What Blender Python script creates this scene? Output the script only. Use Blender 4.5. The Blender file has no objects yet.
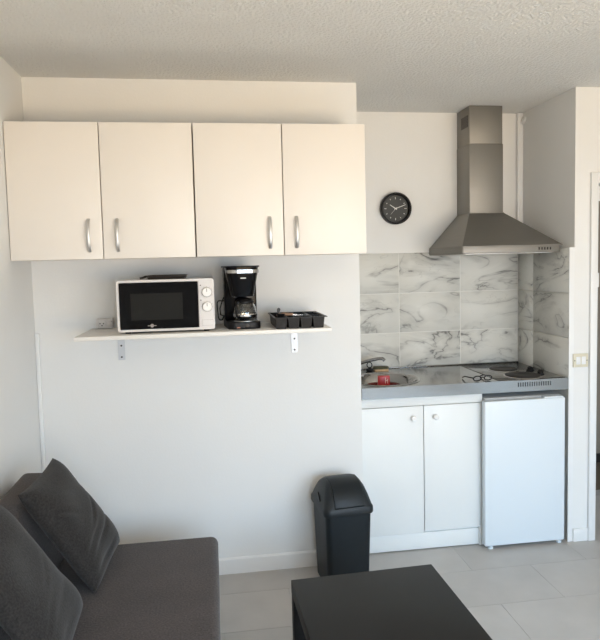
import bpy, math, random
from mathutils import Vector, Matrix
random.seed(7)
S = bpy.context.scene
col = S.collection
PI = math.pi

# ------------------------------------------------------------------ camera
FPX, YAW, PITCH, ROLL = 613.07, 0.1396, -0.0701, -0.0238
CAM = (-0.7684, -3.1775, 1.6259)
PPY = 307.65
cd = bpy.data.cameras.new('camera'); cam = bpy.data.objects.new('camera', cd); col.objects.link(cam)
fw = Vector((math.sin(YAW)*math.cos(PITCH), math.cos(YAW)*math.cos(PITCH), math.sin(PITCH)))
rt = Vector((math.cos(YAW), -math.sin(YAW), 0)); up = rt.cross(fw)
r2 = math.cos(ROLL)*rt + math.sin(ROLL)*up; u2 = -math.sin(ROLL)*rt + math.cos(ROLL)*up
m = Matrix((( r2.x, u2.x, -fw.x, CAM[0]), (r2.y, u2.y, -fw.y, CAM[1]), (r2.z, u2.z, -fw.z, CAM[2]), (0, 0, 0, 1)))
cam.matrix_world = m
cd.sensor_fit = 'VERTICAL'; cd.sensor_height = 24.0; cd.lens = FPX*24.0/640.0
cd.shift_y = -(320-PPY)/640.0
cd.clip_start = 0.05
S.camera = cam

# ------------------------------------------------------------------ light
S.view_settings.view_transform = 'Standard'
S.view_settings.look = 'None'
S.view_settings.gamma = 1.0
S.view_settings.use_curve_mapping = False
S.view_settings.exposure = 0.05
w = bpy.data.worlds.new('sky'); S.world = w; w.use_nodes = True
w.node_tree.nodes['Background'].inputs[0].default_value = (0.72, 0.84, 1.0, 1)
w.node_tree.nodes['Background'].inputs[1].default_value = 0.6

def area(name, loc, rot, sx, sy, power, colr, spread):
    l = bpy.data.lights.new(name, 'AREA'); l.shape = 'RECTANGLE'; l.size = sx; l.size_y = sy
    l.energy = power; l.color = colr; l.spread = math.radians(spread)
    o = bpy.data.objects.new(name, l); col.objects.link(o); o.location = loc; o.rotation_euler = rot
    return o
# daylight entering by the window behind the camera: cool sky light going down, warm terrace bounce going up
area('window_sky_light', (0.75, -4.30, 1.35), (math.radians(90-52), 0, math.radians(11)), 2.6, 1.5, 106, (0.52, 0.75, 1.0), 132)
area('window_bounce_light', (0.75, -4.30, 1.05), (math.radians(90+52), 0, math.radians(14)), 2.6, 1.5, 92, (1.0, 0.75, 0.475), 132)

# ------------------------------------------------------------------ materials
MATS = {}
def mat(name, rgb, rough=0.5, metal=0.0, spec=0.5, bump=None, vary=None, trans=0.0, emit=None, coat=0.0):
    """bump=(scale, strength, distance); vary=(scale, amount) cloudy tone; all object-space procedural"""
    mt = bpy.data.materials.new(name); mt.use_nodes = True
    nt = mt.node_tree; b = nt.nodes['Principled BSDF']
    b.inputs['Base Color'].default_value = (*rgb, 1); b.inputs['Roughness'].default_value = rough
    b.inputs['Metallic'].default_value = metal; b.inputs['Specular IOR Level'].default_value = spec
    b.inputs['Transmission Weight'].default_value = trans; b.inputs['Coat Weight'].default_value = coat
    if bump or vary: tc = nt.nodes.new('ShaderNodeTexCoord')
    if vary:
        n = nt.nodes.new('ShaderNodeTexNoise'); n.inputs['Scale'].default_value = vary[0]; n.inputs['Detail'].default_value = 5
        nt.links.new(tc.outputs['Object'], n.inputs['Vector'])
        mr = nt.nodes.new('ShaderNodeMapRange'); mr.inputs['From Min'].default_value = 0.3; mr.inputs['From Max'].default_value = 0.7
        mr.inputs['To Min'].default_value = 1-vary[1]; mr.inputs['To Max'].default_value = 1+vary[1]
        nt.links.new(n.outputs['Fac'], mr.inputs['Value'])
        mx = nt.nodes.new('ShaderNodeVectorMath'); mx.operation = 'SCALE'; mx.inputs[0].default_value = rgb
        nt.links.new(mr.outputs[0], mx.inputs['Scale']); nt.links.new(mx.outputs[0], b.inputs['Base Color'])
    if bump:
        n = nt.nodes.new('ShaderNodeTexNoise'); n.inputs['Scale'].default_value = bump[0]; n.inputs['Detail'].default_value = 3
        nt.links.new(tc.outputs['Object'], n.inputs['Vector'])
        bp = nt.nodes.new('ShaderNodeBump'); bp.inputs['Strength'].default_value = bump[1]; bp.inputs['Distance'].default_value = bump[2]
        nt.links.new(n.outputs['Fac'], bp.inputs['Height']); nt.links.new(bp.outputs[0], b.inputs['Normal'])
    MATS[name] = mt
    return mt

mat('wall_paint', (0.82, 0.825, 0.815), 0.85, bump=(90, 0.25, 0.002), vary=(1.3, 0.02))
mat('ceiling_stipple', (0.72, 0.73, 0.72), 0.9, bump=(75, 0.9, 0.012), vary=(2, 0.03))
mat('trim_white', (0.84, 0.85, 0.85), 0.4)
mat('cabinet_cream', (0.84, 0.80, 0.745), 0.42, vary=(3, 0.015), bump=(18, 0.04, 0.002))
mat('cabinet_edge', (0.62, 0.57, 0.51), 0.5)
mat('cabinet_white', (0.83, 0.85, 0.84), 0.4, vary=(3, 0.01))
mat('carcass_shadow', (0.55, 0.54, 0.52), 0.6)
mat('fridge_white', (0.75, 0.82, 0.87), 0.35)
mat('fridge_grey', (0.45, 0.47, 0.48), 0.5)
mat('brushed_handle', (0.66, 0.65, 0.64), 0.42, metal=1)
mat('chrome', (0.44, 0.43, 0.42), 0.12, metal=1)
mat('black_plastic', (0.008, 0.008, 0.009), 0.38, spec=0.2)
mat('black_gloss', (0.004, 0.004, 0.005), 0.10, spec=0.12)
mat('bin_plastic', (0.009, 0.013, 0.016), 0.45, spec=0.3, bump=(220, 0.15, 0.001))
mat('bin_lid_plastic', (0.013, 0.017, 0.020), 0.45, spec=0.32, bump=(220, 0.15, 0.001))
mat('table_black', (0.012, 0.012, 0.011), 0.48, spec=0.22, vary=(6, 0.12))
mat('shelf_white', (0.80, 0.78, 0.74), 0.45)
mat('bracket_grey', (0.62, 0.64, 0.67), 0.4, metal=0.3)
mat('screw_dark', (0.06, 0.06, 0.06), 0.4, metal=0.7)
mat('appliance_white', (0.70, 0.68, 0.67), 0.35)
mat('appliance_white_knob', (0.88, 0.87, 0.85), 0.3)
mat('ring_grey', (0.30, 0.27, 0.26), 0.5)
mat('mw_window', (0.016, 0.016, 0.015), 0.2, spec=0.14)
mat('clock_face', (0.035, 0.037, 0.036), 0.5)
mat('clock_white', (0.75, 0.75, 0.72), 0.5)
mat('ivory', (0.70, 0.66, 0.52), 0.4)
mat('hotplate_iron', (0.022, 0.019, 0.017), 0.55, bump=(300, 0.2, 0.001))
mat('carafe_glass', (0.9, 0.92, 0.92), 0.02, trans=1.0)
mat('window_glass', (0.95, 0.97, 0.97), 0.0, trans=1.0)
mat('wood_handle', (0.36, 0.21, 0.13), 0.5)
mat('sponge_green', (0.075, 0.075, 0.04), 0.9, bump=(200, 0.8, 0.003))
mat('sponge_yellow', (0.62, 0.42, 0.24), 0.9, bump=(120, 0.8, 0.004))
mat('red_pack', (0.50, 0.015, 0.012), 0.35)
mat('pack_print', (0.85, 0.55, 0.45), 0.4)
mat('lamp_amber', (0.25, 0.06, 0.02), 0.3)
mat('dark_brown', (0.030, 0.024, 0.020), 0.45)
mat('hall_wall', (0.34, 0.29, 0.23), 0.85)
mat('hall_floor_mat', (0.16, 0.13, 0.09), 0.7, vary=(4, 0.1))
mat('grout', (0.45, 0.43, 0.41), 0.9)
mat('tile_grout', (0.82, 0.82, 0.78), 0.9)

def fabric(name, rgb, bumps=0.4):
    mt = mat(name, rgb, 0.95, spec=0.15); nt = mt.node_tree; b = nt.nodes['Principled BSDF']
    tc = nt.nodes.new('ShaderNodeTexCoord')
    n1 = nt.nodes.new('ShaderNodeTexNoise'); n1.inputs['Scale'].default_value = 150; n1.inputs['Detail'].default_value = 2
    n2 = nt.nodes.new('ShaderNodeTexNoise'); n2.inputs['Scale'].default_value = 7; n2.inputs['Detail'].default_value = 4
    for n in (n1, n2): nt.links.new(tc.outputs['Object'], n.inputs['Vector'])
    ad = nt.nodes.new('ShaderNodeMath'); ad.operation = 'ADD'
    sm = nt.nodes.new('ShaderNodeMapRange'); sm.inputs['To Min'].default_value = 0.35; sm.inputs['To Max'].default_value = 0.65
    nt.links.new(n2.outputs['Fac'], sm.inputs['Value']); nt.links.new(n1.outputs['Fac'], ad.inputs[0]); nt.links.new(sm.outputs[0], ad.inputs[1])
    mr = nt.nodes.new('ShaderNodeMapRange'); mr.inputs['From Min'].default_value = 0.75; mr.inputs['From Max'].default_value = 1.25
    mr.inputs['To Min'].default_value = 0.55; mr.inputs['To Max'].default_value = 1.45
    nt.links.new(ad.outputs[0], mr.inputs['Value'])
    mx = nt.nodes.new('ShaderNodeVectorMath'); mx.operation = 'SCALE'; mx.inputs[0].default_value = rgb
    nt.links.new(mr.outputs[0], mx.inputs['Scale']); nt.links.new(mx.outputs[0], b.inputs['Base Color'])
    bp = nt.nodes.new('ShaderNodeBump'); bp.inputs['Strength'].default_value = bumps; bp.inputs['Distance'].default_value = 0.002
    nt.links.new(n1.outputs['Fac'], bp.inputs['Height']); nt.links.new(bp.outputs[0], b.inputs['Normal'])
    b.inputs['Sheen Weight'].default_value = 0.15
fabric('sofa_fabric', (0.064, 0.051, 0.047))
fabric('cushion_fabric', (0.029, 0.027, 0.026))

def brushed(name, rgb, rough, scale):
    mt = mat(name, rgb, rough, metal=1.0); nt = mt.node_tree; b = nt.nodes['Principled BSDF']
    tc = nt.nodes.new('ShaderNodeTexCoord'); mp = nt.nodes.new('ShaderNodeMapping'); mp.inputs['Scale'].default_value = scale
    n = nt.nodes.new('ShaderNodeTexNoise'); n.inputs['Scale'].default_value = 6; n.inputs['Detail'].default_value = 4
    nt.links.new(tc.outputs['Object'], mp.inputs[0]); nt.links.new(mp.outputs[0], n.inputs['Vector'])
    mr = nt.nodes.new('ShaderNodeMapRange'); mr.inputs['To Min'].default_value = rough-0.03; mr.inputs['To Max'].default_value = rough+0.04
    nt.links.new(n.outputs['Fac'], mr.inputs['Value']); nt.links.new(mr.outputs[0], b.inputs['Roughness'])
brushed('hood_steel', (0.285, 0.275, 0.255), 0.55, (1, 1, 40))
brushed('worktop_steel', (0.34, 0.338, 0.33), 0.14, (1, 12, 12))

def marble():
    mt = mat('marble_tile', (0.74, 0.73, 0.69), 0.42, spec=0.3); nt = mt.node_tree; b = nt.nodes['Principled BSDF']
    L = nt.links.new
    tc = nt.nodes.new('ShaderNodeTexCoord'); oi = nt.nodes.new('ShaderNodeObjectInfo')
    sc = nt.nodes.new('ShaderNodeMath'); sc.operation = 'MULTIPLY'; sc.inputs[1].default_value = 37.0; L(oi.outputs['Random'], sc.inputs[0])
    off = nt.nodes.new('ShaderNodeCombineXYZ')
    for i in range(3): L(sc.outputs[0], off.inputs[i])
    ad = nt.nodes.new('ShaderNodeVectorMath'); ad.operation = 'ADD'; L(tc.outputs['Object'], ad.inputs[0]); L(off.outputs[0], ad.inputs[1])
    mp = nt.nodes.new('ShaderNodeMapping'); mp.inputs['Rotation'].default_value = (0.3, 0.95, 0.4); mp.inputs['Scale'].default_value = (1.0, 1.3, 2.6)
    L(ad.outputs[0], mp.inputs[0])
    def vein(scale, width, dist):
        n = nt.nodes.new('ShaderNodeTexNoise'); n.inputs['Scale'].default_value = scale; n.inputs['Detail'].default_value = 4
        n.inputs['Roughness'].default_value = 0.5; n.inputs['Distortion'].default_value = dist
        L(mp.outputs[0], n.inputs['Vector'])
        s = nt.nodes.new('ShaderNodeMath'); s.operation = 'SUBTRACT'; s.inputs[1].default_value = 0.5; L(n.outputs['Fac'], s.inputs[0])
        a = nt.nodes.new('ShaderNodeMath'); a.operation = 'ABSOLUTE'; L(s.outputs[0], a.inputs[0])
        r = nt.nodes.new('ShaderNodeMapRange'); r.inputs['From Max'].default_value = width; r.inputs['To Min'].default_value = 1; r.inputs['To Max'].default_value = 0
        L(a.outputs[0], r.inputs['Value']); return r
    v1 = vein(1.9, 0.013, 0.9); v2 = vein(1.9, 0.085, 0.9); v3 = vein(4.2, 0.010, 0.6)
    msk = nt.nodes.new('ShaderNodeTexNoise'); msk.inputs['Scale'].default_value = 4; L(mp.outputs[0], msk.inputs['Vector'])
    mm = nt.nodes.new('ShaderNodeMapRange'); mm.inputs['From Min'].default_value = 0.36; mm.inputs['From Max'].default_value = 0.60; L(msk.outputs['Fac'], mm.inputs['Value'])
    def mul(a, k):
        n = nt.nodes.new('ShaderNodeMath'); n.operation = 'MULTIPLY'; L(a.outputs[0], n.inputs[0])
        if isinstance(k, float): n.inputs[1].default_value = k
        else: L(k.outputs[0], n.inputs[1])
        return n
    def add(a, c):
        n = nt.nodes.new('ShaderNodeMath'); n.operation = 'ADD'; n.use_clamp = True; L(a.outputs[0], n.inputs[0]); L(c.outputs[0], n.inputs[1]); return n
    tot = mul(add(add(mul(v1, 0.60), mul(v2, 0.36)), mul(v3, 0.20)), mm)
    mix = nt.nodes.new('ShaderNodeMix'); mix.data_type = 'RGBA'
    mix.inputs[6].default_value = (0.69, 0.69, 0.65, 1); mix.inputs[7].default_value = (0.16, 0.16, 0.155, 1)
    L(tot.outputs[0], mix.inputs[0]); L(mix.outputs[2], b.inputs['Base Color'])
marble()

def floor_tile_mat():
    mt = mat('floor_tile', (0.49, 0.47, 0.445), 0.42); nt = mt.node_tree; b = nt.nodes['Principled BSDF']; L = nt.links.new
    tc = nt.nodes.new('ShaderNodeTexCoord'); oi = nt.nodes.new('ShaderNodeObjectInfo'); geo = nt.nodes.new('ShaderNodeNewGeometry')
    n = nt.nodes.new('ShaderNodeTexNoise'); n.inputs['Scale'].default_value = 4; n.inputs['Detail'].default_value = 6; L(geo.outputs['Position'], n.inputs['Vector'])
    mr = nt.nodes.new('ShaderNodeMapRange'); mr.inputs['From Min'].default_value = 0.3; mr.inputs['From Max'].default_value = 0.7
    mr.inputs['To Min'].default_value = 0.93; mr.inputs['To Max'].default_value = 1.07; L(n.outputs['Fac'], mr.inputs['Value'])
    m2 = nt.nodes.new('ShaderNodeMapRange'); m2.inputs['To Min'].default_value = 0.955; m2.inputs['To Max'].default_value = 1.045; L(oi.outputs['Random'], m2.inputs['Value'])
    k = nt.nodes.new('ShaderNodeMath'); k.operation = 'MULTIPLY'; L(mr.outputs[0], k.inputs[0]); L(m2.outputs[0], k.inputs[1])
    mx = nt.nodes.new('ShaderNodeVectorMath'); mx.operation = 'SCALE'; mx.inputs[0].default_value = (0.49, 0.47, 0.445)
    L(k.outputs[0], mx.inputs['Scale']); L(mx.outputs[0], b.inputs['Base Color'])
floor_tile_mat()

# ------------------------------------------------------------------ mesh helpers
class MB:
    def __init__(s): s.v = []; s.f = []
    def quadring(s, rings, cap0=True, cap1=True, closed=True):
        b = len(s.v); n = len(rings[0])
        for r in rings: s.v += [tuple(p) for p in r]
        for i in range(len(rings)-1):
            for j in range(n if closed else n-1):
                k = (j+1) % n
                s.f.append((b+i*n+j, b+i*n+k, b+(i+1)*n+k, b+(i+1)*n+j))
        if cap0: s.f.append(tuple(b+j for j in reversed(range(n))))
        if cap1: s.f.append(tuple(b+(len(rings)-1)*n+j for j in range(n)))
        return s
    def box(s, x0, x1, y0, y1, z0, z1):
        lo = [(x0, y0, z0), (x1, y0, z0), (x1, y1, z0), (x0, y1, z0)]
        hi = [(x, y, z1) for x, y, _ in lo]
        return s.quadring([lo, hi])
    def prism(s, pts, axis, a, c):
        """2-D outline pts extruded along axis from a to c"""
        if axis == 'x': A = [(a, p, q) for p, q in pts]; B = [(c, p, q) for p, q in pts]
        elif axis == 'y': A = [(p, a, q) for p, q in pts]; B = [(p, c, q) for p, q in pts]
        else: A = [(p, q, a) for p, q in pts]; B = [(p, q, c) for p, q in pts]
        return s.quadring([A, B])
    def tube(s, path, r, n=8):
        P = [Vector(p) for p in path]; rings = []; prev = None
        for i, p in enumerate(P):
            t = (P[min(i+1, len(P)-1)]-P[max(i-1, 0)]).normalized()
            if prev is None:
                a = Vector((0, 0, 1)) if abs(t.z) < 0.9 else Vector((1, 0, 0)); x = t.cross(a).normalized()
            else: x = (prev - t*prev.dot(t)).normalized()
            prev = x; y = t.cross(x)
            rr = r[i] if isinstance(r, (list, tuple)) else r
            rings.append([p+x*rr*math.cos(2*PI*k/n)+y*rr*math.sin(2*PI*k/n) for k in range(n)])
        return s.quadring(rings)
    def lathe(s, prof, c=(0, 0, 0), n=32, axis='z', cap0=True, cap1=True):
        rings = []
        for r, h in prof:
            R = []
            for k in range(n):
                a = 2*PI*k/n
                if axis == 'z': R.append((c[0]+r*math.cos(a), c[1]+r*math.sin(a), c[2]+h))
                elif axis == 'y': R.append((c[0]+r*math.cos(a), c[1]+h, c[2]+r*math.sin(a)))
                else: R.append((c[0]+h, c[1]+r*math.cos(a), c[2]+r*math.sin(a)))
            rings.append(R)
        return s.quadring(rings, cap0, cap1)
    def build(s, name, mt, parent=None, bevel=0, seg=2, smooth=None, local=False, sub=0):
        me = bpy.data.meshes.new(name); vs = s.v
        if parent is not None and not local:
            off = Vector((0, 0, 0)); p = parent
            while p: off += p.location; p = p.parent
            vs = [tuple(Vector(v)-off) for v in vs]
        me.from_pydata(vs, [], s.f); me.validate()
        import bmesh
        bm = bmesh.new(); bm.from_mesh(me); bmesh.ops.recalc_face_normals(bm, faces=bm.faces); bm.to_mesh(me); bm.free()
        me.materials.append(MATS[mt])
        o = bpy.data.objects.new(name, me); col.objects.link(o)
        if parent is not None: o.parent = parent
        if smooth is not None or bevel:
            me.shade_smooth(); me.set_sharp_from_angle(angle=math.radians(smooth if smooth else 35))
        if bevel:
            md = o.modifiers.new('bevel', 'BEVEL'); md.width = bevel; md.segments = seg; md.limit_method = 'ANGLE'; md.angle_limit = math.radians(40)
            if smooth is None: me.set_sharp_from_angle(angle=math.radians(180))
        if sub:
            md = o.modifiers.new('sub', 'SUBSURF'); md.levels = sub; md.render_levels = sub
        return o
def bx(*a): return MB().box(*a)

def tag(o, label, cat, group=None):
    o['label'] = label; o['category'] = cat
    if group: o['group'] = group
    return o
def thing(name, label, cat, loc=(0, 0, 0), rz=0, group=None):
    o = bpy.data.objects.new(name, None); col.objects.link(o); o.empty_display_size = 0.05
    o.location = loc; o.rotation_euler = (0, 0, rz)
    return tag(o, label, cat, group)
def struct(o, label=None, cat=None):
    o['kind'] = 'structure'
    if label: o['label'] = label
    if cat: o['category'] = cat
    return o
def rrect(wd, dp, r, n=5, cx=0, cy=0):
    pts = []
    for sx, sy, a0 in ((1, 1, 0), (-1, 1, 90), (-1, -1, 180), (1, -1, 270)):
        for k in range(n+1):
            a = math.radians(a0+90*k/n)
            pts.append((cx+sx*(wd/2-r)+r*math.cos(a), cy+sy*(dp/2-r)+r*math.sin(a)))
    return pts

# ------------------------------------------------------------------ setting
H = 2.559; XL = -1.650; XR = 2.40; YF = -4.60; DEP = 0.595; ZT = 1.683
fl = struct(bx(XL-0.1, XR+0.1, YF-0.1, 0.70, -0.10, -0.003).build('floor', 'grout'), 'grey floor of large pale tiles in running bond', 'floor')
tw, th = 0.65, 0.325; cache = {}
row = 0
yb = -0.21+th*3
while yb > YF:
    y1 = yb; y0 = max(yb-th, YF); y1c = min(y1, 0.60)
    off = 0.53 - 0.65*10 + (0.325 if row % 2 else 0)
    x = off
    while x < XR:
        a, b = max(x, XL), min(x+tw, XR)
        if b-a > 0.03 and y1c-y0 > 0.03:
            key = (round(b-a, 3), round(y1c-y0, 3))
            if key not in cache:
                me_o = bx(-(b-a)/2+0.0008, (b-a)/2-0.0008, -(y1c-y0)/2+0.0008, (y1c-y0)/2-0.0008, -0.003, 0.0).build('tile', 'floor_tile', fl, local=True)
                cache[key] = me_o.data; t = me_o
            else:
                t = bpy.data.objects.new('tile', cache[key]); col.objects.link(t); t.parent = fl
            t.location = ((a+b)/2, (y0+y1c)/2, 0)
        x += tw
    yb -= th; row += 1
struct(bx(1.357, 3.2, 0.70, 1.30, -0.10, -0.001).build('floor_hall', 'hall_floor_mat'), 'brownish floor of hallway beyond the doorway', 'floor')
struct(bx(XL-0.1, 3.2, YF-0.1, 1.35, H, H+0.1).build('ceiling', 'ceiling_stipple'), 'off-white ceiling with rough stippled plaster', 'ceiling')
struct(bx(XL-0.1, XL, YF-0.1, 0.70, 0, H).build('wall_left', 'wall_paint'), 'white painted wall on the sofa side', 'wall')
struct(bx(XL, 0.0, 0.0, 0.70, 0, H).build('wall_back', 'wall_paint'), 'white wall carrying cabinets and shelf', 'wall')
wa = struct(bx(0.0, 1.229, DEP, 0.70, 0, H).build('wall_alcove_back', 'wall_paint'), 'white alcove wall behind hood and clock', 'wall')
wr = struct(bx(1.229, 1.357, 0.0, 0.70, 0, H).build('wall_alcove_right', 'wall_paint'), 'white pier between kitchen alcove and doorway', 'wall')
struct(bx(1.357, 2.20, 0.0, 0.14, 2.055, H).build('wall_above_door', 'wall_paint'), 'white wall over the doorway', 'wall')
struct(bx(2.20, XR+0.1, 0.0, 0.14, 0, H).build('wall_beside_door', 'wall_paint'), 'white wall right of the doorway', 'wall')
struct(bx(XR, XR+0.1, YF-0.1, 0.0, 0, H).build('wall_right', 'wall_paint'), 'white wall on the doorway side', 'wall')
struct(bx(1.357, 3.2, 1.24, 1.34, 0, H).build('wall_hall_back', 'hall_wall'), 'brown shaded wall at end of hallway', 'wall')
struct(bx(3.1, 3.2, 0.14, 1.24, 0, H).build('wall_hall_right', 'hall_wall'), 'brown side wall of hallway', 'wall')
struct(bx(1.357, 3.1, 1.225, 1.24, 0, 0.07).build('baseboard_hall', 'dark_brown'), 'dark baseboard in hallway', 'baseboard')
# window wall behind the camera
WX0, WX1, WZ0, WZ1 = -0.60, 2.15, 0.08, 2.25
struct(bx(XL, WX0, YF-0.1, YF, 0, H).build('wall_front_a', 'wall_paint'), 'white wall left of the window', 'wall')
struct(bx(WX1, XR, YF-0.1, YF, 0, H).build('wall_front_b', 'wall_paint'), 'white wall right of the window', 'wall')
struct(bx(WX0, WX1, YF-0.1, YF, WZ1, H).build('wall_front_top', 'wall_paint'), 'white wall over the window', 'wall')
struct(bx(WX0, WX1, YF-0.1, YF, 0, WZ0).build('wall_front_sill', 'wall_paint'), 'white sill wall under the window', 'wall')
mb = MB()
for a, b in ((WX0, WX0+0.06), ((WX0+WX1)/2-0.04, (WX0+WX1)/2+0.04), (WX1-0.06, WX1)): mb.box(a, b, YF-0.07, YF-0.01, WZ0, WZ1)
for a, b in ((WX0+0.06, (WX0+WX1)/2-0.04), ((WX0+WX1)/2+0.04, WX1-0.06)):
    mb.box(a, b, YF-0.07, YF-0.01, WZ0, WZ0+0.06); mb.box(a, b, YF-0.07, YF-0.01, WZ1-0.06, WZ1)
wn = struct(mb.build('window_1', 'trim_white'), 'white framed window behind the viewer', 'window')
for a, b in ((WX0+0.06, (WX0+WX1)/2-0.04), ((WX0+WX1)/2+0.04, WX1-0.06)):
    bx(a, b, YF-0.045, YF-0.035, WZ0+0.06, WZ1-0.06).build('pane', 'window_glass', wn)
# baseboards
struct(MB().prism([(-0.012, 0), (-0.0, 0), (-0.0, 0.085), (-0.006, 0.085), (-0.012, 0.078)], 'x', XL+0.001, -0.001).build('baseboard_back', 'trim_white'), 'white baseboard under the shelf wall', 'baseboard')
struct(bx(1.2295, 1.318, -0.010, -0.0003, 0, 0.075).build('baseboard_pier', 'trim_white', bevel=0.002), 'short white baseboard on the pier', 'baseboard')
struct(bx(XL, XL+0.012, YF, -0.013, 0, 0.085).build('baseboard_left', 'trim_white'), 'white baseboard behind the sofa', 'baseboard')
# door casing
mb = MB().box(1.319, 1.362, -0.016, -0.0005, 0, 2.095)
mb.box(1.362, 2.20, -0.016, -0.0005, 2.052, 2.095)
mb.box(2.197, 2.25, -0.016, -0.0005, 0, 2.095)
dr = struct(mb.build('door_1', 'trim_white', bevel=0.003), 'white doorway casing right of the kitchen alcove', 'doorway')
bx(1.3575, 1.3645, -0.0003, 0.139, 0, 2.040).build('jamb', 'trim_white', dr)
bx(2.185, 2.1995, -0.0003, 0.139, 0, 2.040).build('jamb', 'trim_white', dr)
bx(1.3575, 2.1995, -0.0003, 0.139, 2.040, 2.0545).build('head_jamb', 'trim_white', dr)
for z in (1.50, 1.98):
    h = bx(1.3648, 1.368, 0.004, 0.034, z-0.035, z+0.035).build('hinge', 'trim_white', dr)
    MB().lathe([(0.0055, -0.04), (0.0055, 0.04)], (1.3708, -0.002, z), 10).build('hinge_pin', 'trim_white', h)
# tiling of the alcove
ti = 0
for k, (x0, x1) in enumerate(((0.001, 0.396), (0.3995, 0.803), (0.8065, 1.1985))):
    for z0, z1 in ((0.93, 1.1765), (1.1798, 1.428), (1.4313, ZT)):
        bx(x0, x1, DEP-0.010, DEP-0.0005, z0, z1).build('tile', 'marble_tile', wa, bevel=0.0012, seg=1)
bx(0.0, 1.20, DEP-0.0090, DEP-0.0003, 0.90, ZT-0.001).build('grout', 'tile_grout', wa)
bx(1.2085, 1.2287, 0.001, DEP-0.011, 0.0, ZT-0.001).build('tile_backing', 'tile_grout', wr)
for y0, y1 in ((0.005, 0.393), (0.395, DEP-0.011)):
    for z0, z1 in ((0.93, 1.1765), (1.1798, 1.428), (1.4313, ZT)):
        bx(1.200, 1.2083, y0, y1, z0, z1).build('tile', 'marble_tile', wr, bevel=0.0012, seg=1)
struct(bx(1.199, 1.2287, -0.0004, 0.0045, 0.0, ZT+0.003).build('trim_1', 'trim_white'), 'white strip edging the marble side tiles', 'trim')

# ------------------------------------------------------------------ wall cabinets
CZ0, CZ1, CY = 1.675, 2.276, -0.3196
def wall_cabinet(x0, xm, x1, label, hx):
    t = thing('wall_cabinet', label, 'cabinet', ((x0+x1)/2, -0.15, CZ0), 0, 'cream wall cabinets')
    b = MB()
    b.box(x0, x0+0.016, CY+0.020, -0.001, CZ0, CZ1); b.box(x1-0.016, x1, CY+0.020, -0.001, CZ0, CZ1)
    b.box(x0+0.016, x1-0.016, CY+0.020, -0.001, CZ0, CZ0+0.016); b.box(x0+0.016, x1-0.016, CY+0.020, -0.001, CZ1-0.016, CZ1)
    b.box(x0+0.016, x1-0.016, -0.008, -0.001, CZ0+0.016, CZ1-0.016)
    b.build('body', 'cabinet_edge', t)
    for (a, c), h in zip(((x0+0.0015, xm-0.002), (xm+0.002, x1-0.0015)), hx):
        d = bx(a, c, CY, CY+0.018, CZ0-0.003, CZ1).build('door', 'cabinet_cream', t, bevel=0.0015)
        z0, z1 = 1.705, 1.850; pts = []
        for k in range(13):
            s = k/12; pts.append((h, CY-0.001-0.026*math.sin(PI*s)**0.6, z0+(z1-z0)*s))
        mb = MB(); rings = []
        for i, p in enumerate(pts):
            wdt = 0.0085; thk = 0.004
            a0 = Vector(pts[max(i-1, 0)]); a1 = Vector(pts[min(i+1, 12)]); tg = (a1-a0).normalized(); nn = tg.cross(Vector((1, 0, 0))).normalized()
            q = Vector(p); rings.append([q+Vector((wdt*math.cos(u), 0, 0))+nn*thk*math.sin(u) for u in [2*PI*j/8 for j in range(8)]])
        mb.quadring(rings)
        o = mb.build('handle', 'brushed_handle', d, smooth=50)
        o['label'] = 'brushed steel bow handle'
wall_cabinet(-1.648, -1.2505, -0.8425, 'cream two-door wall cabinet above the microwave, against the left wall', (-1.310, -1.186))
wall_cabinet(-0.8385, -0.4335, -0.039, 'cream two-door wall cabinet above the coffee machine, next to the alcove', (-0.499, -0.374))

# ------------------------------------------------------------------ shelf
SZ = 1.331; SY = -0.400
t = thing('wall_shelf', 'long white shelf below the wall cabinets on metal brackets', 'shelf', (-0.80, 0, SZ))
bx(-1.380, -0.232, SY, -0.001, SZ-0.018, SZ).build('board', 'shelf_white', t, bevel=0.002)
for xb in (-1.238, -0.356):
    b = MB().box(xb-0.017, xb+0.017, -0.0045, -0.001, SZ-0.165, SZ-0.0185).box(xb-0.017, xb+0.017, -0.30, -0.0045, SZ-0.0225, SZ-0.0185)
    br = b.build('bracket', 'bracket_grey', t)
    for z in (SZ-0.150, SZ-0.092):
        MB().lathe([(0.0048, 0), (0.0048, -0.002), (0.003, -0.003)], (xb, -0.0047, z), 10, 'y').build('screw', 'screw_dark', br)

# ------------------------------------------------------------------ microwave
mx0, mx1, my0, my1, mz0, mz1 = -1.199, -0.766, -0.357, -0.040, SZ+0.010, SZ+0.242
t = thing('microwave', 'white microwave oven with black glass door on the shelf', 'microwave', ((mx0+mx1)/2, (my0+my1)/2, SZ))
bx(mx0, mx1, my0+0.014, my1, mz0, mz1).build('body', 'appliance_white', t, bevel=0.008, seg=3)
fp = MB().prism(rrect(mx1-mx0, mz1-mz0, 0.012, 4, (mx0+mx1)/2, (mz0+mz1)/2), 'y', my0+0.004, my0+0.0138).build('front_frame', 'appliance_white', t, smooth=40)
xd = -0.838
dg = MB().prism(rrect(xd-(mx0+0.012), mz1-mz0-0.022, 0.004, 3, (xd+mx0+0.012)/2, (mz0+mz1)/2), 'y', my0-0.001, my0+0.0038).build('door', 'black_gloss', t, smooth=40)
bx(mx0+0.062, xd-0.070, my0-0.0022, my0-0.0011, mz0+0.052, mz1-0.060).build('window', 'mw_window', dg)
lg = MB().lathe([(0.008, 0), (0.008, -0.001)], (-1.047, my0-0.0011, mz0+0.026), 16, 'y')
lg.box(-1.066, -1.056, my0-0.002, my0-0.0011, mz0+0.0245, mz0+0.0275).box(-1.038, -1.028, my0-0.002, my0-0.0011, mz0+0.0245, mz0+0.0275)
lg.build('emblem', 'ring_grey', dg)
bx(xd+0.001, xd+0.0025, my0+0.0022, my0+0.0039, mz0+0.010, mz1-0.010).build('door_gap', 'ring_grey', t)
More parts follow.
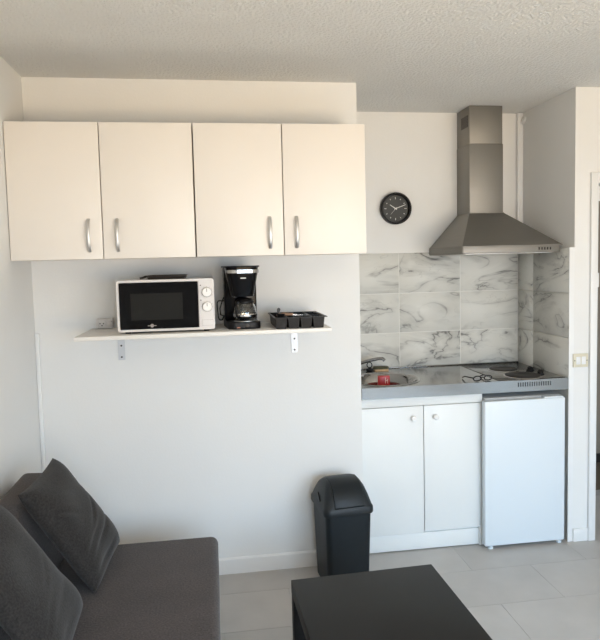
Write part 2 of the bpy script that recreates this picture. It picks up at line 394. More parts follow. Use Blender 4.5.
for kz, ang in ((mz1-0.062, 0.5), (mz1-0.128, -0.4)):
    kx = -0.799
    k = MB().lathe([(0.0215, 0), (0.0215, -0.006), (0.0195, -0.014), (0.0185, -0.015)], (kx, my0+0.0035, kz), 28, 'y').build('knob', 'appliance_white_knob', t, smooth=40)
    MB().lathe([(0.0232, 0), (0.0232, -0.001), (0.0216, -0.0012)], (kx, my0+0.0035, kz), 28, 'y').build('ring', 'ring_grey', k)
    bx(kx-0.0015, kx+0.0015, my0-0.0130, my0-0.0116, kz+0.002, kz+0.017).build('pointer', 'ring_grey', k)
    for j in range(9):
        a = math.radians(-30+j*30); r0 = 0.0265
        bx(kx+r0*math.cos(a)-0.001, kx+r0*math.cos(a)+0.001, my0+0.0030, my0+0.0039, kz+r0*math.sin(a)-0.001, kz+r0*math.sin(a)+0.001).build('tick_mark', 'ring_grey', t)
for kz in (mz1-0.030, mz1-0.098):
    bx(-0.829, -0.824, my0+0.0030, my0+0.0039, kz-0.002, kz+0.002).build('symbol', 'black_plastic', t)
bx(-0.824, -0.774, my0+0.0028, my0+0.0039, mz0+0.018, mz0+0.044).build('panel_outline', 'ring_grey', t)
bx(-0.8232, -0.7748, my0+0.0022, my0+0.0036, mz0+0.0188, mz0+0.0432).build('open_button', 'appliance_white', t)
for x in (mx0+0.04, mx1-0.04):
    for y in (my0+0.04, my1-0.04):
        MB().lathe([(0.012, 0.0003), (0.013, 0.011)], (x, y, SZ), 12).build('foot', 'black_plastic', t)
# dark flat tray on the microwave
tz = mz1+0.0005
t = thing('baking_tray', 'thin dark flat tray lying on top of the microwave', 'tray', (-1.0, -0.16, tz))
MB().quadring([[(x, y, tz) for x, y in rrect(0.165, 0.20, 0.010, 3, -0.985, -0.16)], [(x, y, tz+0.017) for x, y in rrect(0.185, 0.22, 0.012, 3, -0.985, -0.16)], [(x, y, tz+0.0185) for x, y in rrect(0.185, 0.22, 0.012, 3, -0.985, -0.16)],
   [(x, y, tz+0.0185) for x, y in rrect(0.178, 0.213, 0.010, 3, -0.985, -0.16)], [(x, y, tz+0.003) for x, y in rrect(0.16, 0.195, 0.010, 3, -0.985, -0.16)]]).build('pan', 'dark_brown', t, smooth=40)
MB().tube([(-1.079, -0.225, tz+0.014), (-1.095, -0.227, tz+0.008), (-1.108, -0.228, tz+0.006)], 0.005, 8).build('handle', 'dark_brown', t, smooth=60)

# ------------------------------------------------------------------ socket beside the microwave
t = thing('wall_socket', 'white double wall socket left of the microwave', 'socket', (-1.318, 0, 1.34))
bx(-1.352, -1.270, -0.030, -0.001, SZ+0.001, SZ+0.050).build('housing', 'appliance_white', t, bevel=0.004)
for cx in (-1.324,):
    f = MB().lathe([(0.021, 0), (0.021, -0.004), (0.018, -0.004), (0.0175, -0.0005)], (cx, -0.0302, SZ+0.0255), 24, 'y').build('outlet', 'appliance_white', t, smooth=40)
    for dx, dz in ((-0.0085, 0), (0.0085, 0), (0.001, -0.010)):
        MB().lathe([(0.003, 0), (0.003, -0.0012)], (cx+dx, -0.0306, SZ+0.0255+dz), 8, 'y').build('hole', 'black_plastic', f)
pl = MB().lathe([(0.014, 0), (0.014, -0.024), (0.008, -0.028)], (-1.2835, -0.0302, SZ+0.0255), 16, 'y').build('plug', 'appliance_white', t, smooth=40)

# ------------------------------------------------------------------ coffee machine
cx, cyc = -0.638, -0.20
def dshape(wd, y0, y1, r=0.035, n=6, c=cx):
    """rounded front outline: flat back y1, front y0"""
    pts = [(c+wd/2, y1), (c-wd/2, y1)]
    for k in range(n+1):
        a = math.radians(180+90*k/n); pts.append((c-wd/2+r+r*math.cos(a), y0+r+r*math.sin(a)))
    for k in range(n+1):
        a = math.radians(270+90*k/n); pts.append((c+wd/2-r+r*math.cos(a), y0+r+r*math.sin(a)))
    return pts
t = thing('coffee_machine', 'black drip coffee machine with glass jug on the shelf', 'coffee machine', (cx, cyc, SZ), math.radians(5))
t.scale = (0.98, 0.96, 1.0)
MB().prism(dshape(0.158, -0.330, -0.105), 'z', SZ+0.0005, SZ+0.034).build('base', 'black_plastic', t, bevel=0.003)
MB().lathe([(0.056, 0), (0.056, 0.002)], (cx+0.010, -0.262, SZ+0.0343), 28).build('warming_plate', 'brushed_handle', t)
MB().prism([(cx-0.079, -0.105), (cx+0.079, -0.105), (cx+0.079, -0.196), (cx-0.079, -0.196)], 'z', SZ+0.0342, SZ+0.288).build('water_tank', 'black_gloss', t, bevel=0.006)
MB().quadring([[(x, y, SZ+0.152) for x, y in dshape(0.112, -0.300, -0.197, 0.045)], [(x, y, SZ+0.262) for x, y in dshape(0.152, -0.317, -0.197, 0.050)],
   [(x, y, SZ+0.288) for x, y in dshape(0.156, -0.320, -0.197, 0.050)]]).build('filter_holder', 'black_gloss', t, smooth=40)
MB().prism(dshape(0.168, -0.326, -0.098, 0.052), 'z', SZ+0.2883, SZ+0.296).build('lid', 'black_plastic', t, bevel=0.003)
# silver band around the front
o = [(x, y) for x, y in dshape(0.161, -0.3225, -0.225, 0.051)][2:]
inn = [(x, y) for x, y in dshape(0.153, -0.317, -0.225, 0.049)][2:]
MB().prism(o+inn[::-1], 'z', SZ+0.262, SZ+0.277).build('silver_band', 'chrome', t)
bx(cx-0.014, cx+0.012, -0.3165, -0.3130, SZ+0.236, SZ+0.241).build('brand_plate', 'clock_white', t)
jug = MB().lathe([(0.043, 0.037), (0.054, 0.046), (0.058, 0.070), (0.052, 0.100), (0.043, 0.118), (0.041, 0.118), (0.050, 0.099), (0.0565, 0.070), (0.0525, 0.048), (0.041, 0.040)], (cx+0.010, -0.262, SZ), 36).build('jug', 'carafe_glass', t, smooth=60)
MB().lathe([(0.045, 0.1185), (0.046, 0.128), (0.034, 0.140), (0.012, 0.144)], (cx+0.010, -0.262, SZ), 30).build('jug_lid', 'black_plastic', jug, smooth=40)
MB().lathe([(0.0585, 0.058), (0.0590, 0.062), (0.0590, 0.066), (0.0582, 0.070)], (cx+0.010, -0.262, SZ), 36, cap0=False, cap1=False).build('jug_band', 'chrome', jug)
MB().tube([(cx-0.024, -0.292, SZ+0.124), (cx-0.036, -0.326, SZ+0.122), (cx-0.040, -0.337, SZ+0.10), (cx-0.039, -0.331, SZ+0.066), (cx-0.030, -0.306, SZ+0.058)], 0.006, 8).build('jug_handle', 'black_plastic', jug, smooth=60)
sw = MB().lathe([(0.009, 0), (0.009, -0.003), (0.007, -0.004)], (cx+0.012, -0.3298, SZ+0.017), 16, 'y').build('switch', 'dark_brown', t)
bx(cx-0.040, cx-0.024, -0.3312, -0.3292, SZ+0.006, SZ+0.012).build('indicator', 'lamp_amber', t)
cp = []
for k in range(25):
    a = k/24; cp.append((cx-0.083-0.030*math.sin(a*PI)-0.004*math.sin(a*9), -0.130+0.02*math.sin(a*5), SZ+0.125-0.09*a+0.018*math.sin(a*2*PI)))
MB().tube([(cx-0.0795, -0.13, SZ+0.125)]+cp[1:-1]+[(cx-0.0795, -0.13, SZ+0.05)], 0.0032, 8).build('power_cord', 'black_plastic', t, smooth=60)
MB().tube([(cx-0.0795, -0.15, SZ+0.145), (cx-0.090, -0.15, SZ+0.12), (cx-0.100, -0.15, SZ+0.09), (cx-0.098, -0.15, SZ+0.06), (cx-0.0795, -0.15, SZ+0.052)], 0.0032, 8).build('power_cord', 'black_plastic', t, smooth=60)

# ------------------------------------------------------------------ cutlery tray
tx0, tx1, ty0, ty1 = -0.498, -0.249, -0.388, -0.065; rz = SZ+0.052
t = thing('cutlery_tray', 'black plastic cutlery tray at the right end of the shelf', 'tray', ((tx0+tx1)/2, (ty0+ty1)/2, SZ))
pw = (tx1-tx0-0.016)/4
for k in range(4):
    a = tx0+0.008+k*pw; b = a+pw-0.004; y0, y1 = ty0+0.008, ty1-0.008
    if k == 3: segs = ((y0, y0+0.13), (y0+0.135, y1))
    else: segs = ((y0, y1),)
    for p, q in segs:
        r = []
        for ins, z in ((0.005, SZ+0.0004), (0.0, rz-0.002), (0.0, rz), (0.003, rz), (0.0075, SZ+0.003)):
            r.append([(a+ins, p+ins, z), (b-ins, p+ins, z), (b-ins, q-ins, z), (a+ins, q-ins, z)])
        MB().quadring(r).build('compartment', 'black_plastic', t)
mb = MB()
for p in ((tx0, tx1, ty0, ty0+0.0075), (tx0, tx1, ty1-0.0075, ty1), (tx0, tx0+0.0075, ty0+0.0075, ty1-0.0075), (tx1-0.0095, tx1, ty0+0.0075, ty1-0.0075)):
    mb.box(*p, rz-0.0015, rz+0.002)
mb.build('rim', 'black_plastic', t)
zc = SZ+0.0035
def comp_x(k): return tx0+0.008+(k+0.5)*pw-0.002
def knife(x, y0, y1, mats, label, cat, name, zt):
    o = thing(name, label, cat, (x, (y0+y1)/2, zc), 0)
    ym = y0+(y1-y0)*0.45
    MB().tube([(x-0.006, y0, zt), (x-0.003, (y0+ym)/2, zt+0.002), (x, ym, zt)], [0.0055, 0.0075, 0.0055], 8).build('handle', mats[0], o, smooth=60)
    bx(x-0.0045, x+0.0055, ym-0.004, y1, zt-0.001, zt+0.001).build('blade', mats[1], o)
# ladle with long dark handle crossing the tray
o = thing('ladle', 'dark plastic ladle resting with its handle end over the tray rim', 'ladle', (-0.45, -0.2, zc))
MB().tube([(-0.462, -0.330, rz+0.008), (-0.458, -0.250, rz+0.009), (-0.452, -0.150, rz+0.012), (-0.444, -0.090, rz+0.018)], [0.004, 0.005, 0.007, 0.009], 8).build('handle', 'black_plastic', o, smooth=60)
MB().lathe([(0.004, 0.0), (0.016, 0.003), (0.021, 0.014), (0.0195, 0.014), (0.014, 0.005), (0.003, 0.003)], (-0.462, -0.350, rz+0.0025), 16).build('bowl', 'black_plastic', o, smooth=60)
# wooden handled knife lying over the compartments
o = thing('kitchen_knife', 'wooden handled knife lying across the cutlery tray', 'knife', (-0.42, -0.30, rz))
MB().tube([(-0.478, -0.325, rz+0.0095), (-0.445, -0.318, rz+0.012), (-0.400, -0.315, rz+0.0085)], [0.006, 0.008, 0.006], 8).build('handle', 'wood_handle', o, smooth=60)
mb = MB(); mb.quadring([[(-0.402, -0.322, rz+0.0025), (-0.402, -0.308, rz+0.0025), (-0.402, -0.308, rz+0.009), (-0.402, -0.322, rz+0.009)], [(-0.325, -0.312, rz+0.0025), (-0.325, -0.304, rz+0.0025), (-0.325, -0.304, rz+0.0045), (-0.325, -0.312, rz+0.0045)]]).build('blade', 'chrome', o)
def spoon(k, dx, lab, tines):
    x = comp_x(k)+dx
    o = thing('fork' if tines else 'spoon', lab, 'fork' if tines else 'spoon', (x, -0.22, zc))
    MB().quadring([[(x-0.003, ty0+0.03, zc+0.002), (x+0.003, ty0+0.03, zc+0.002), (x+0.003, ty0+0.03, zc+0.004), (x-0.003, ty0+0.03, zc+0.004)], [(x-0.004, -0.24, zc+0.006), (x+0.004, -0.24, zc+0.006), (x+0.004, -0.24, zc+0.008), (x-0.004, -0.24, zc+0.008)],
      [(x-0.0025, -0.17, zc+0.010), (x+0.0025, -0.17, zc+0.010), (x+0.0025, -0.17, zc+0.012), (x-0.0025, -0.17, zc+0.012)]]).build('handle', 'chrome', o)
    if tines:
        for j in range(4): bx(x-0.009+j*0.005, x-0.006+j*0.005, -0.150, -0.118, zc+0.010, zc+0.012).build('tine', 'chrome', o)
        bx(x-0.009, x+0.009, -0.17, -0.150, zc+0.010, zc+0.012).build('neck', 'chrome', o)
    else:
        MB().quadring([[(x+0.012*sc_*math.cos(a), -0.145+0.024*sc_*math.sin(a), zc+zz) for a in [2*PI*j/14 for j in range(14)]] for sc_, zz in ((0.4, 0.005), (0.9, 0.009), (1.0, 0.013), (0.9, 0.0125), (0.4, 0.008))]).build('bowl', 'chrome', o, smooth=60)
spoon(1, 0.0, 'steel fork in the second compartment of the cutlery tray', True)
spoon(2, 0.0, 'steel spoon in the third compartment of the cutlery tray', False)

# ------------------------------------------------------------------ wall clock
KX, KY, KZ, KR = 0.379, DEP, 1.962, 0.099
t = thing('wall_clock', 'round black wall clock with white hands in the alcove', 'clock', (KX, KY, KZ))
MB().lathe([(KR-0.004, -0.001), (KR, -0.006), (KR, -0.036), (KR-0.004, -0.040), (KR-0.012, -0.040), (KR-0.015, -0.030), (KR-0.015, -0.012)], (KX, KY, KZ), 48, 'y', cap1=False).build('case', 'black_plastic', t, smooth=40)
fc = MB().lathe([(KR-0.0155, -0.013), (KR-0.0155, -0.016)], (KX, KY, KZ), 48, 'y').build('dial', 'clock_face', t)
for k in range(12):
    a = math.radians(30*k); l = 0.013 if k % 3 == 0 else 0.008; r0 = KR-0.034
    c, s = math.cos(a), math.sin(a)
    def pt(rr, ww): return (KX+s*rr+c*ww, KZ+c*rr-s*ww)
    MB().prism([pt(r0-l/2, -0.0016), pt(r0-l/2, 0.0016), pt(r0+l/2, 0.0016), pt(r0+l/2, -0.0016)], 'y', KY-0.0172, KY-0.0161).build('hour_mark', 'clock_white', fc)
for nm, deg, l, wd, yy in (('hour_hand', -57, 0.044, 0.0028, 0.019), ('minute_hand', 70, 0.068, 0.0022, 0.021), ('second_hand', 222, 0.050, 0.0007, 0.023)):
    a = math.radians(deg); c, s = math.cos(a), math.sin(a)
    def pt(rr, ww): return (KX+s*rr+c*ww, KZ+c*rr-s*ww)
    MB().prism([pt(-0.010, -wd), pt(-0.010, wd), pt(l, wd*0.7), pt(l, -wd*0.7)], 'y', KY-yy-0.0012, KY-yy).build(nm, 'clock_white', t)
MB().lathe([(0.004, -0.0165), (0.004, -0.025)], (KX, KY, KZ), 12, 'y').build('spindle', 'clock_white', t)

# ------------------------------------------------------------------ range hood
t = thing('range_hood', 'stainless steel chimney range hood over the hob', 'range hood', (0.90, 0.35, 1.665))
hx0, hx1, hy0, hy1 = 0.598, 1.180, 0.062, DEP-0.0115
qx0, qx1, qy0 = 0.790, 1.006, 0.400
zt = 1.912
def rect(x0, x1, y0, y1, z): return [(x0, y0, z), (x1, y0, z), (x1, y1, z), (x0, y1, z)]
MB().quadring([rect(hx0, hx1+0.012, hy0-0.004, hy1, 1.7025), rect(hx0, hx1+0.012, hy0-0.004, hy1, 1.7055), rect(qx0-0.004, qx1+0.004, qy0-0.004, hy1, zt), rect(qx0-0.004, qx1+0.004, qy0-0.004, hy1, zt+0.004)]).build('canopy', 'hood_steel', t)
bx(hx0, hx1, hy0+0.002, hy1, 1.664, 1.7022).build('skirt', 'hood_steel', t, bevel=0.003)
fa = bx(hx0+0.004, hx1-0.004, hy0-0.004, hy0+0.0015, 1.666, 1.7020).build('control_panel', 'hood_steel', t, bevel=0.001)
for k in range(5):
    x = 1.050+k*0.017
    bx(x-0.0028, x+0.0028, hy0-0.0075, hy0-0.0043, 1.677, 1.692).build('button', 'black_plastic', fa, bevel=0.0006, seg=1)
bx(hx0+0.03, hx1-0.03, hy0+0.03, hy1-0.03, 1.6605, 1.6636).build('grease_filter', 'brushed_handle', t)
bx(qx0, qx1, qy0, DEP-0.0008, zt+0.0042, 2.330).build('chimney', 'hood_steel', t, bevel=0.002)
uc = bx(qx0+0.003, qx1-0.003, qy0+0.003, DEP-0.0008, 2.3304, H-0.002).build('upper_chimney', 'hood_steel', t, bevel=0.002)
vg = bx(qx0+0.0012, qx0+0.0028, 0.425, 0.525, 2.435, 2.505).build('vent_grille', 'dark_brown', uc)
for k in range(4):
    z = 2.443+k*0.017
    bx(qx0-0.0005, qx0+0.0011, 0.428, 0.522, z, z+0.003).build('slat', 'dark_brown', vg)
# cable trunking in the corner behind the hood
o = bx(1.188, 1.2275, DEP-0.028, DEP-0.001, 1.760, H-0.002).build('cable_trunking', 'trim_white', bevel=0.002)
tag(o, 'white vertical cable trunking in the corner behind the hood', 'trunking')
cc = []
for k in range(20):
    a = k/19*2.6*PI; cc.append((1.209-0.004*math.sin(a), DEP-0.062-0.022*math.cos(a), H-0.045-0.020*math.sin(a)-0.0008*k))
o = MB().tube(cc, 0.004, 6).build('cable_loop', 'trim_white', smooth=60)
tag(o, 'small loop of white cable near ceiling in hood corner', 'cable')

# ------------------------------------------------------------------ kitchenette worktop
KT, KB = 0.953, 0.889
t = thing('worktop', 'stainless steel kitchenette worktop with sink and two hotplates', 'worktop', (0.6, 0.3, KB))
sx, sy, sr = 0.190, 0.236, 0.198
X0, X1, Y0, Y1 = 0.003, 1.1975, 0.0, DEP-0.011
angs = sorted(set([2*PI*k/64 for k in range(64)]+[math.atan2(y-sy, x-sx) % (2*PI) for x in (X0, X1) for y in (Y0, Y1)]))
inner = []; outer = []
for a in angs:
    c, s = math.cos(a), math.sin(a); inner.append((sx+sr*c, sy+sr*s))
    ts = []
    if c > 1e-9: ts.append((X1-sx)/c)
    if c < -1e-9: ts.append((X0-sx)/c)
    if s > 1e-9: ts.append((Y1-sy)/s)
    if s < -1e-9: ts.append((Y0-sy)/s)
    q = min(ts); outer.append((sx+q*c, sy+q*s))
mb = MB()
mb.quadring([[(x, y, KB) for x, y in outer], [(x, y, KT) for x, y in outer], [(x, y, KT) for x, y in inner], [(x, y, KB) for x, y in inner]], cap0=False, cap1=False)
n = len(angs); mb.f += [(3*n+j, 3*n+(j+1) % n, (j+1) % n, j) for j in range(n)]
mb.build('steel_top', 'worktop_steel', t)
bx(X0, X1, Y1-0.012, Y1-0.0005, KT+0.0003, KT+0.007).build('rear_upstand', 'worktop_steel', t, bevel=0.003)
# raised edge and bowl
bw = MB().lathe([(sr+0.014, 0.0004), (sr+0.012, 0.003), (sr-0.002, 0.003), (sr-0.008, -0.003), (sr-0.043, -0.066), (sr-0.052, -0.110), (sr-0.075, -0.135), (0.03, -0.142), (0.03, -0.146), (sr-0.073, -0.139), (sr-0.049, -0.112), (sr-0.040, -0.066), (sr-0.004, -0.006), (sr-0.001, -0.0015)], (sx, sy, KT), 64, cap0=False, cap1=False).build('sink_bowl', 'chrome', t, smooth=50)
MB().lathe([(0.0295, -0.141), (0.0295, -0.146), (0.010, -0.146)], (sx, sy, KT), 20, cap1=True).build('drain', 'screw_dark', bw)
# hob
hob = bx(0.790, 1.190, 0.020, 0.560, KT+0.0003, KT+0.0025).build('hob_plate', 'worktop_steel', t, bevel=0.001, seg=1)
for hx, hy, hr in ((0.980, 0.108, 0.098), (0.968, 0.325, 0.082)):
    hp = MB().lathe([(hr, 0.0075), (hr, 0.0105), (hr-0.005, 0.012), (0.030, 0.012), (0.028, 0.011), (0.004, 0.011)], (hx, hy, KT), 40, cap0=True).build('hotplate', 'hotplate_iron', t, smooth=40)
    MB().lathe([(hr+0.010, 0.0027), (hr+0.009, 0.005), (hr+0.001, 0.0085), (hr-0.010, 0.0073)], (hx, hy, KT), 40, cap0=False, cap1=False).build('rim_ring', 'chrome', hp, smooth=40)
for kx, ky in ((1.103, 0.250), (1.095, 0.118)):
    k = MB().lathe([(0.022, 0.0027), (0.022, 0.008), (0.017, 0.011), (0.016, 0.022), (0.014, 0.024)], (kx, ky, KT), 24).build('knob', 'black_plastic', t, smooth=40)
    bx(kx-0.003, kx+0.003, ky-0.019, ky+0.019, KT+0.0235, KT+0.029).build('grip', 'black_plastic', k, bevel=0.001, seg=1)
for k in range(15):
    x = 0.895+k*0.0137
    bx(x, x+0.0055, -0.0012, -0.0002, KT-0.036, KT-0.012).build('vent_slot', 'screw_dark', t)
# mixer tap
tp = MB().lathe([(0.026, 0.0005), (0.026, 0.008), (0.020, 0.014), (0.019, 0.045), (0.015, 0.052)], (0.060, 0.525, KT), 24).build('tap', 'chrome', t, smooth=40)
MB().tube([(0.062, 0.519, KT+0.034), (0.105, 0.487, KT+0.054), (0.160, 0.445, KT+0.078), (0.210, 0.408, KT+0.093), (0.230, 0.392, KT+0.094), (0.240, 0.385, KT+0.084)], [0.011, 0.011, 0.0105, 0.010, 0.0105, 0.010], 12).build('spout', 'chrome', tp, smooth=60)
MB().tube([(0.060, 0.525, KT+0.050), (0.050, 0.510, KT+0.075), (0.034, 0.470, KT+0.085)], [0.010, 0.009, 0.006], 10).build('lever', 'chrome', tp, smooth=60)

# things on the worktop
t = thing('sink_plug', 'black rubber sink plug with ring beside the tap', 'sink plug', (0.178, 0.510, KT))
MB().lathe([(0.018, 0.0005), (0.024, 0.006), (0.024, 0.014), (0.010, 0.018), (0.006, 0.026)], (0.178, 0.510, KT), 20).build('stopper', 'black_plastic', t, smooth=40)
rp = [(0.178+0.016*math.cos(a), 0.510+0.004*math.sin(a), KT+0.039+0.016*math.sin(a)) for a in [2*PI*k/20 for k in range(21)]]
MB().tube(rp, 0.0034, 8).build('ring', 'black_plastic', t, smooth=60)
t = thing('dish_sponge', 'small dark-topped dish sponge behind the sink bowl', 'sponge', (0.252, 0.512, KT), math.radians(-3))
MB().prism(rrect(0.090, 0.052, 0.012, 4), 'z', 0.0005, 0.012).build('foam', 'sponge_yellow', t, smooth=40, local=True)
MB().prism(rrect(0.092, 0.054, 0.012, 4), 'z', 0.0122, 0.025).build('scouring_pad', 'sponge_green', t, smooth=40, local=True)
t = thing('red_packet', 'small red packet with pale print standing in the sink', 'packet', (0.215, 0.322, KT-0.1325), math.radians(-6))
bx(-0.035, 0.035, -0.014, 0.014, 0.0008, 0.136).build('box', 'red_pack', t, bevel=0.003, local=True)
mb = MB()
mb.box(0.006, 0.010, -0.0152, -0.0142, 0.092, 0.126).box(0.010, 0.019, -0.0152, -0.0142, 0.107, 0.111).box(0.019, 0.023, -0.0152, -0.0142, 0.092, 0.118)
mb.build('print', 'pack_print', t, local=True)
# eyeglasses on the hob edge
t = thing('eyeglasses', 'black wire-framed eyeglasses lying near the worktop front edge', 'glasses', (0.700, 0.028, KT+0.0022), math.radians(8))
g0 = 0.0026
for s in (-1, 1):
    cxg = s*0.034; p = []
    for k in range(25):
        a = 2*PI*k/24; p.append((cxg+0.024*math.cos(a), 0.0, 0.0155+0.0130*math.sin(a)))
    lr = MB().tube(p, 0.0034, 6).build('lens_rim', 'black_plastic', t, smooth=60, local=True)
    MB().lathe([(0.95, -0.0004), (0.95, 0.0004)], (0, 0, 0), 24, 'y')
    MB().prism([(cxg+0.0228*math.cos(a), 0.0155+0.0118*math.sin(a)) for a in [2*PI*k/24 for k in range(24)]], 'y', -0.0005, 0.0005).build('lens', 'window_glass', lr, local=True)
    e = s*0.060
    MB().tube([(e-s*0.003, 0.0, 0.020), (e, 0.004, 0.020), (e+s*0.001, 0.085, 0.016), (e-s*0.002, 0.115, 0.004)], 0.0034, 6).build('temple', 'black_plastic', t, smooth=60, local=True)
MB().tube([(-0.0105, 0, 0.019), (0, -0.001, 0.022), (0.0105, 0, 0.019)], 0.0032, 6).build('bridge', 'black_plastic', t, smooth=60, local=True)

# ------------------------------------------------------------------ base cabinet
FY = 0.050
t = thing('base_cabinet', 'white two-door base cabinet under the sink', 'cabinet', (0.35, 0.3, 0))
b = MB()
b.box(0.004, 0.022, FY+0.020, DEP-0.02, 0.100, KB-0.001); b.box(0.690, 0.708, FY+0.020, DEP-0.02, 0.003, KB-0.001)
b.box(0.022, 0.690, FY+0.020, DEP-0.02, 0.100, 0.118); b.box(0.022, 0.690, DEP-0.03, DEP-0.02, 0.118, KB-0.001)
b.build('body', 'cabinet_white', t)
bx(0.004, 0.708, FY+0.002, FY+0.0198, 0.831, KB-0.001).build('top_rail', 'cabinet_white', t, bevel=0.001)
bx(0.004, 0.6895, FY+0.012, FY+0.028, 0.006, 0.099).build('plinth', 'cabinet_white', t, bevel=0.001)
bx(0.690, 0.708, FY+0.0005, FY+0.0198, 0.003, 0.112).build('plinth_end', 'cabinet_white', t, bevel=0.001)
for a, c, kx in ((0.006, 0.3615, 0.303), (0.3655, 0.706, 0.430)):
    d = bx(a, c, FY, FY+0.018, 0.112 if a > 0.3 else 0.104, 0.828).build('door', 'cabinet_white', t, bevel=0.0015)
    k = MB().lathe([(0.006, 0), (0.006, -0.010), (0.015, -0.013), (0.0155, -0.020), (0.011, -0.025), (0.003, -0.026)], (kx, FY-0.0002, 0.765), 24, 'y').build('knob', 'appliance_white_knob', d, smooth=40)
    k['label'] = 'round white plastic knob'

# ------------------------------------------------------------------ fridge
t = thing('mini_fridge', 'white under-counter fridge below the hotplates', 'fridge', (0.93, 0.25, 0))
bx(0.716, 1.168, 0.035, 0.52, 0.022, 0.835).build('body', 'fridge_grey', t, bevel=0.004)
bx(0.714, 1.172, 0.030, 0.53, 0.8353, 0.856).build('top_cover', 'fridge_grey', t, bevel=0.004)
bx(0.694, 1.1725, -0.012, 0.0295, 0.020, 0.845).build('door', 'fridge_white', t, bevel=0.006, seg=3)
bx(1.05, 1.165, -0.006, 0.026, 0.8453, 0.853).build('hinge_cover', 'fridge_white', t, bevel=0.002)
for x in (0.735, 1.150):
    for y in (0.010, 0.48): MB().lathe([(0.015, 0.0003), (0.016, 0.010), (0.009, 0.012), (0.009, 0.0217)], (x, y, 0), 14).build('foot', 'fridge_white' if y < 0.1 else 'black_plastic', t)

# ------------------------------------------------------------------ switch plate on the pier
t = thing('light_switch', 'ivory double light switch on the pier beside the doorway', 'switch', (1.264, -0.0005, 1.05))
bx(1.221, 1.312, -0.0095, -0.0006, 1.012, 1.088).build('plate', 'ivory', t, bevel=0.002)
for x in (1.2505, 1.2825):
    bx(x-0.013, x+0.013, -0.0125, -0.0097, 1.028, 1.072).build('rocker', 'trim_white', t, bevel=0.001, seg=1)
for x in (1.2295, 1.3035):
    MB().lathe([(0.003, 0), (0.003, -0.0012)], (x, -0.0096, 1.05), 8, 'y').build('screw', 'screw_dark', t)
# surface conduit in the left corner
o = bx(XL+0.001, XL+0.020, -0.016, -0.0005, 0.086, 1.316).build('corner_conduit', 'trim_white', bevel=0.002)
tag(o, 'thin white cable conduit running down the corner above the sofa', 'conduit')

# ------------------------------------------------------------------ bin
t = thing('swing_bin', 'black plastic swing-lid bin standing by the base cabinet', 'bin', (-0.157, -0.172, 0), math.radians(6))
def ring(wd, dp, r, z, cy=0): return [(x, y, z) for x, y in rrect(wd, dp, r, 5, 0, cy)]
MB().quadring([ring(0.205, 0.225, 0.03, 0.0005), ring(0.216, 0.240, 0.032, 0.008), ring(0.221, 0.246, 0.030, 0.10), ring(0.236, 0.268, 0.028, 0.395)]).build('body', 'bin_plastic', t, smooth=45, local=True)
MB().quadring([ring(0.255, 0.288, 0.035, 0.392), ring(0.259, 0.292, 0.035, 0.398), ring(0.257, 0.290, 0.035, 0.422), ring(0.247, 0.278, 0.036, 0.432), ring(0.226, 0.244, 0.045, 0.475), ring(0.203, 0.196, 0.045, 0.508), ring(0.178, 0.130, 0.04, 0.530), ring(0.155, 0.060, 0.02, 0.538)]).build('lid', 'bin_lid_plastic', t, smooth=50, local=True)
# flap following the front of the dome
prof = [(-0.142, 0.4345), (-0.127, 0.474), (-0.103, 0.507), (-0.070, 0.5295), (-0.030, 0.5405), (0.010, 0.5415)]
pi = [(y+0.004, z-0.006) for y, z in prof]; po = [(y-0.003, z+0.003) for y, z in prof]
MB().prism(po+pi[::-1], 'x', -0.076, 0.076).build('flap', 'bin_plastic', t, bevel=0.002, local=True)
for s in (-1, 1):
    xs = sorted((s*0.1252, s*0.1200)); MB().prism([(-0.040, 0.440), (0.020, 0.440), (-0.004, 0.478)], 'x', *xs).build('pivot', 'black_plastic', t, local=True)

# ------------------------------------------------------------------ sofa
SH = 0.42; SE = -0.452; SN = -2.45
t = thing('sofa', 'dark grey-brown fabric armless sofa along the left wall', 'sofa', (-1.21, -1.46, 0))
bx(-1.44, -0.785, SN, SE, 0.235, SH).build('seat', 'sofa_fabric', t, bevel=0.032, seg=5)
bx(-1.60, -0.800, SN+0.015, SE-0.015, 0.075, 0.234).build('base', 'sofa_fabric', t, bevel=0.012, seg=2)
MB().prism([(-1.625, 0.240), (-1.445, 0.240), (-1.445, 0.44), (-1.496, 0.757), (-1.612, 0.762)], 'y', SN, SE+0.015).build('backrest', 'sofa_fabric', t, bevel=0.028, seg=5)
for x in (-1.56, -0.84):
    for y in (SN+0.07, SE-0.07): bx(x-0.025, x+0.025, y-0.025, y+0.025, 0.0004, 0.0748).build('leg', 'dark_brown', t)

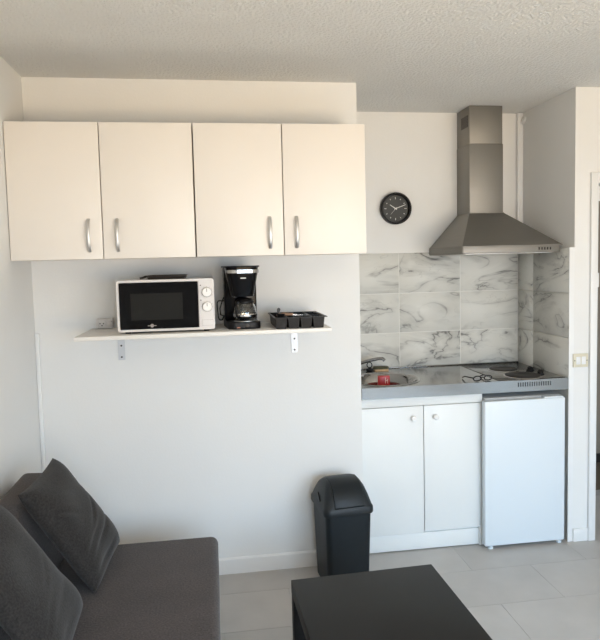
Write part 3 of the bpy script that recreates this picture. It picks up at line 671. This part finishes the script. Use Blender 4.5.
def pillow(label, BN, BF, TN, TF, thick, seed, crease=0.8):
    """BN/BF bottom near/far, TN/TF top near/far corners of the pillow's mid plane"""
    rnd = random.Random(seed); ph = [rnd.uniform(0, 6.28) for _ in range(8)]
    folds = [(-0.50, 0.22, 0.05, 0.016, 0.1, 0.6), (-0.30, 0.30, 0.045, 0.012, -0.3, 0.5), (-0.78, 0.12, 0.05, 0.014, -0.2, 0.6), (0.05, -0.35, 0.05, 0.010, -0.7, 0.4), (-0.15, 0.45, 0.04, 0.010, 0.3, 0.4), (0.55, -0.2, 0.06, 0.004, 0.4, 0.5)]
    BN, BF, TN, TF = map(Vector, (BN, BF, TN, TF)); c = (BN+BF+TN+TF)/4
    nrm = (BF-BN).cross(TN-BN).normalized()
    if nrm.x < 0: nrm = -nrm
    N = 60; vs = []; fs = []
    def P(u, v, side):
        uu, vv = (u+1)/2, (v+1)/2
        # edges pulled in between the corners
        k = 0.045
        pu = u*(1-k*(1-v*v)); pv = v*(1-k*(1-u*u))
        a, b = (pu+1)/2, (pv+1)/2
        p = BN*(1-a)*(1-b)+BF*a*(1-b)+TN*(1-a)*b+TF*a*b
        h = ((1-u**4)*(1-v**4))**0.5 if abs(u) < 1 and abs(v) < 1 else 0
        wr = 0
        wr += 0.0035*math.sin(4.1*v+2.3*u+ph[0]) + 0.002*math.sin(7.3*v-3.1*u+ph[1])
        for fv, fk, fw_, fd, uc, us in folds:
            wr -= crease*fd*math.exp(-((v-fv-fk*u-0.05*math.sin(3*u+ph[3]))/fw_)**2)*math.exp(-((u-uc)/us)**2)
        h2 = h*thick*(1 if side > 0 else 0.6) + (wr*min(1, h*1.4) if side > 0 else 0)
        return p+nrm*side*h2
    for side in (1, -1):
        b0 = len(vs)
        for i in range(N+1):
            for j in range(N+1):
                vs.append(P(-1+2*i/N, -1+2*j/N, side)-Vector((c.x, c.y, min(BN.z, BF.z))))
        for i in range(N):
            for j in range(N):
                q = (b0+i*(N+1)+j, b0+(i+1)*(N+1)+j, b0+(i+1)*(N+1)+j+1, b0+i*(N+1)+j+1)
                fs.append(q if side > 0 else q[::-1])
    mb = MB(); mb.v = [tuple(v) for v in vs]; mb.f = fs
    o = mb.build('cushion', 'cushion_fabric', None, smooth=180)
    import bmesh
    bm = bmesh.new(); bm.from_mesh(o.data); bmesh.ops.remove_doubles(bm, verts=bm.verts, dist=1e-5); bmesh.ops.recalc_face_normals(bm, faces=bm.faces); bm.to_mesh(o.data); bm.free()
    o.data.shade_smooth()
    o.location = (c.x, c.y, min(BN.z, BF.z))
    tag(o, label, 'cushion', 'dark cushions on the sofa')
    return o
pillow('dark grey square cushion leaning in the sofa corner nearest the back wall', (-1.238, -0.900, 0.428), (-1.212, -0.475, 0.430), (-1.482, -0.925, 0.830), (-1.452, -0.562, 0.850), 0.062, 3)
pillow('dark grey cushion in the foreground, cut off by the left picture edge', (-1.240, -1.430, 0.428), (-1.268, -0.975, 0.430), (-1.515, -1.440, 0.850), (-1.522, -1.055, 0.865), 0.055, 11, 0.2)

# ------------------------------------------------------------------ coffee table
t = thing('coffee_table', 'low black square-legged coffee table in the foreground', 'table', (-0.517, -0.974, 0), math.radians(2))
TL, TWd = 0.90, 0.554
bx(0, TWd, -TL, 0, 0.40, 0.45).build('tabletop', 'table_black', t, bevel=0.0015, local=True)
for x in (0.0005, TWd-0.0505):
    for y in (-TL+0.0005, -0.0505): bx(x, x+0.05, y, y+0.05, 0.0004, 0.3998).build('leg', 'table_black', t, bevel=0.0015, local=True)
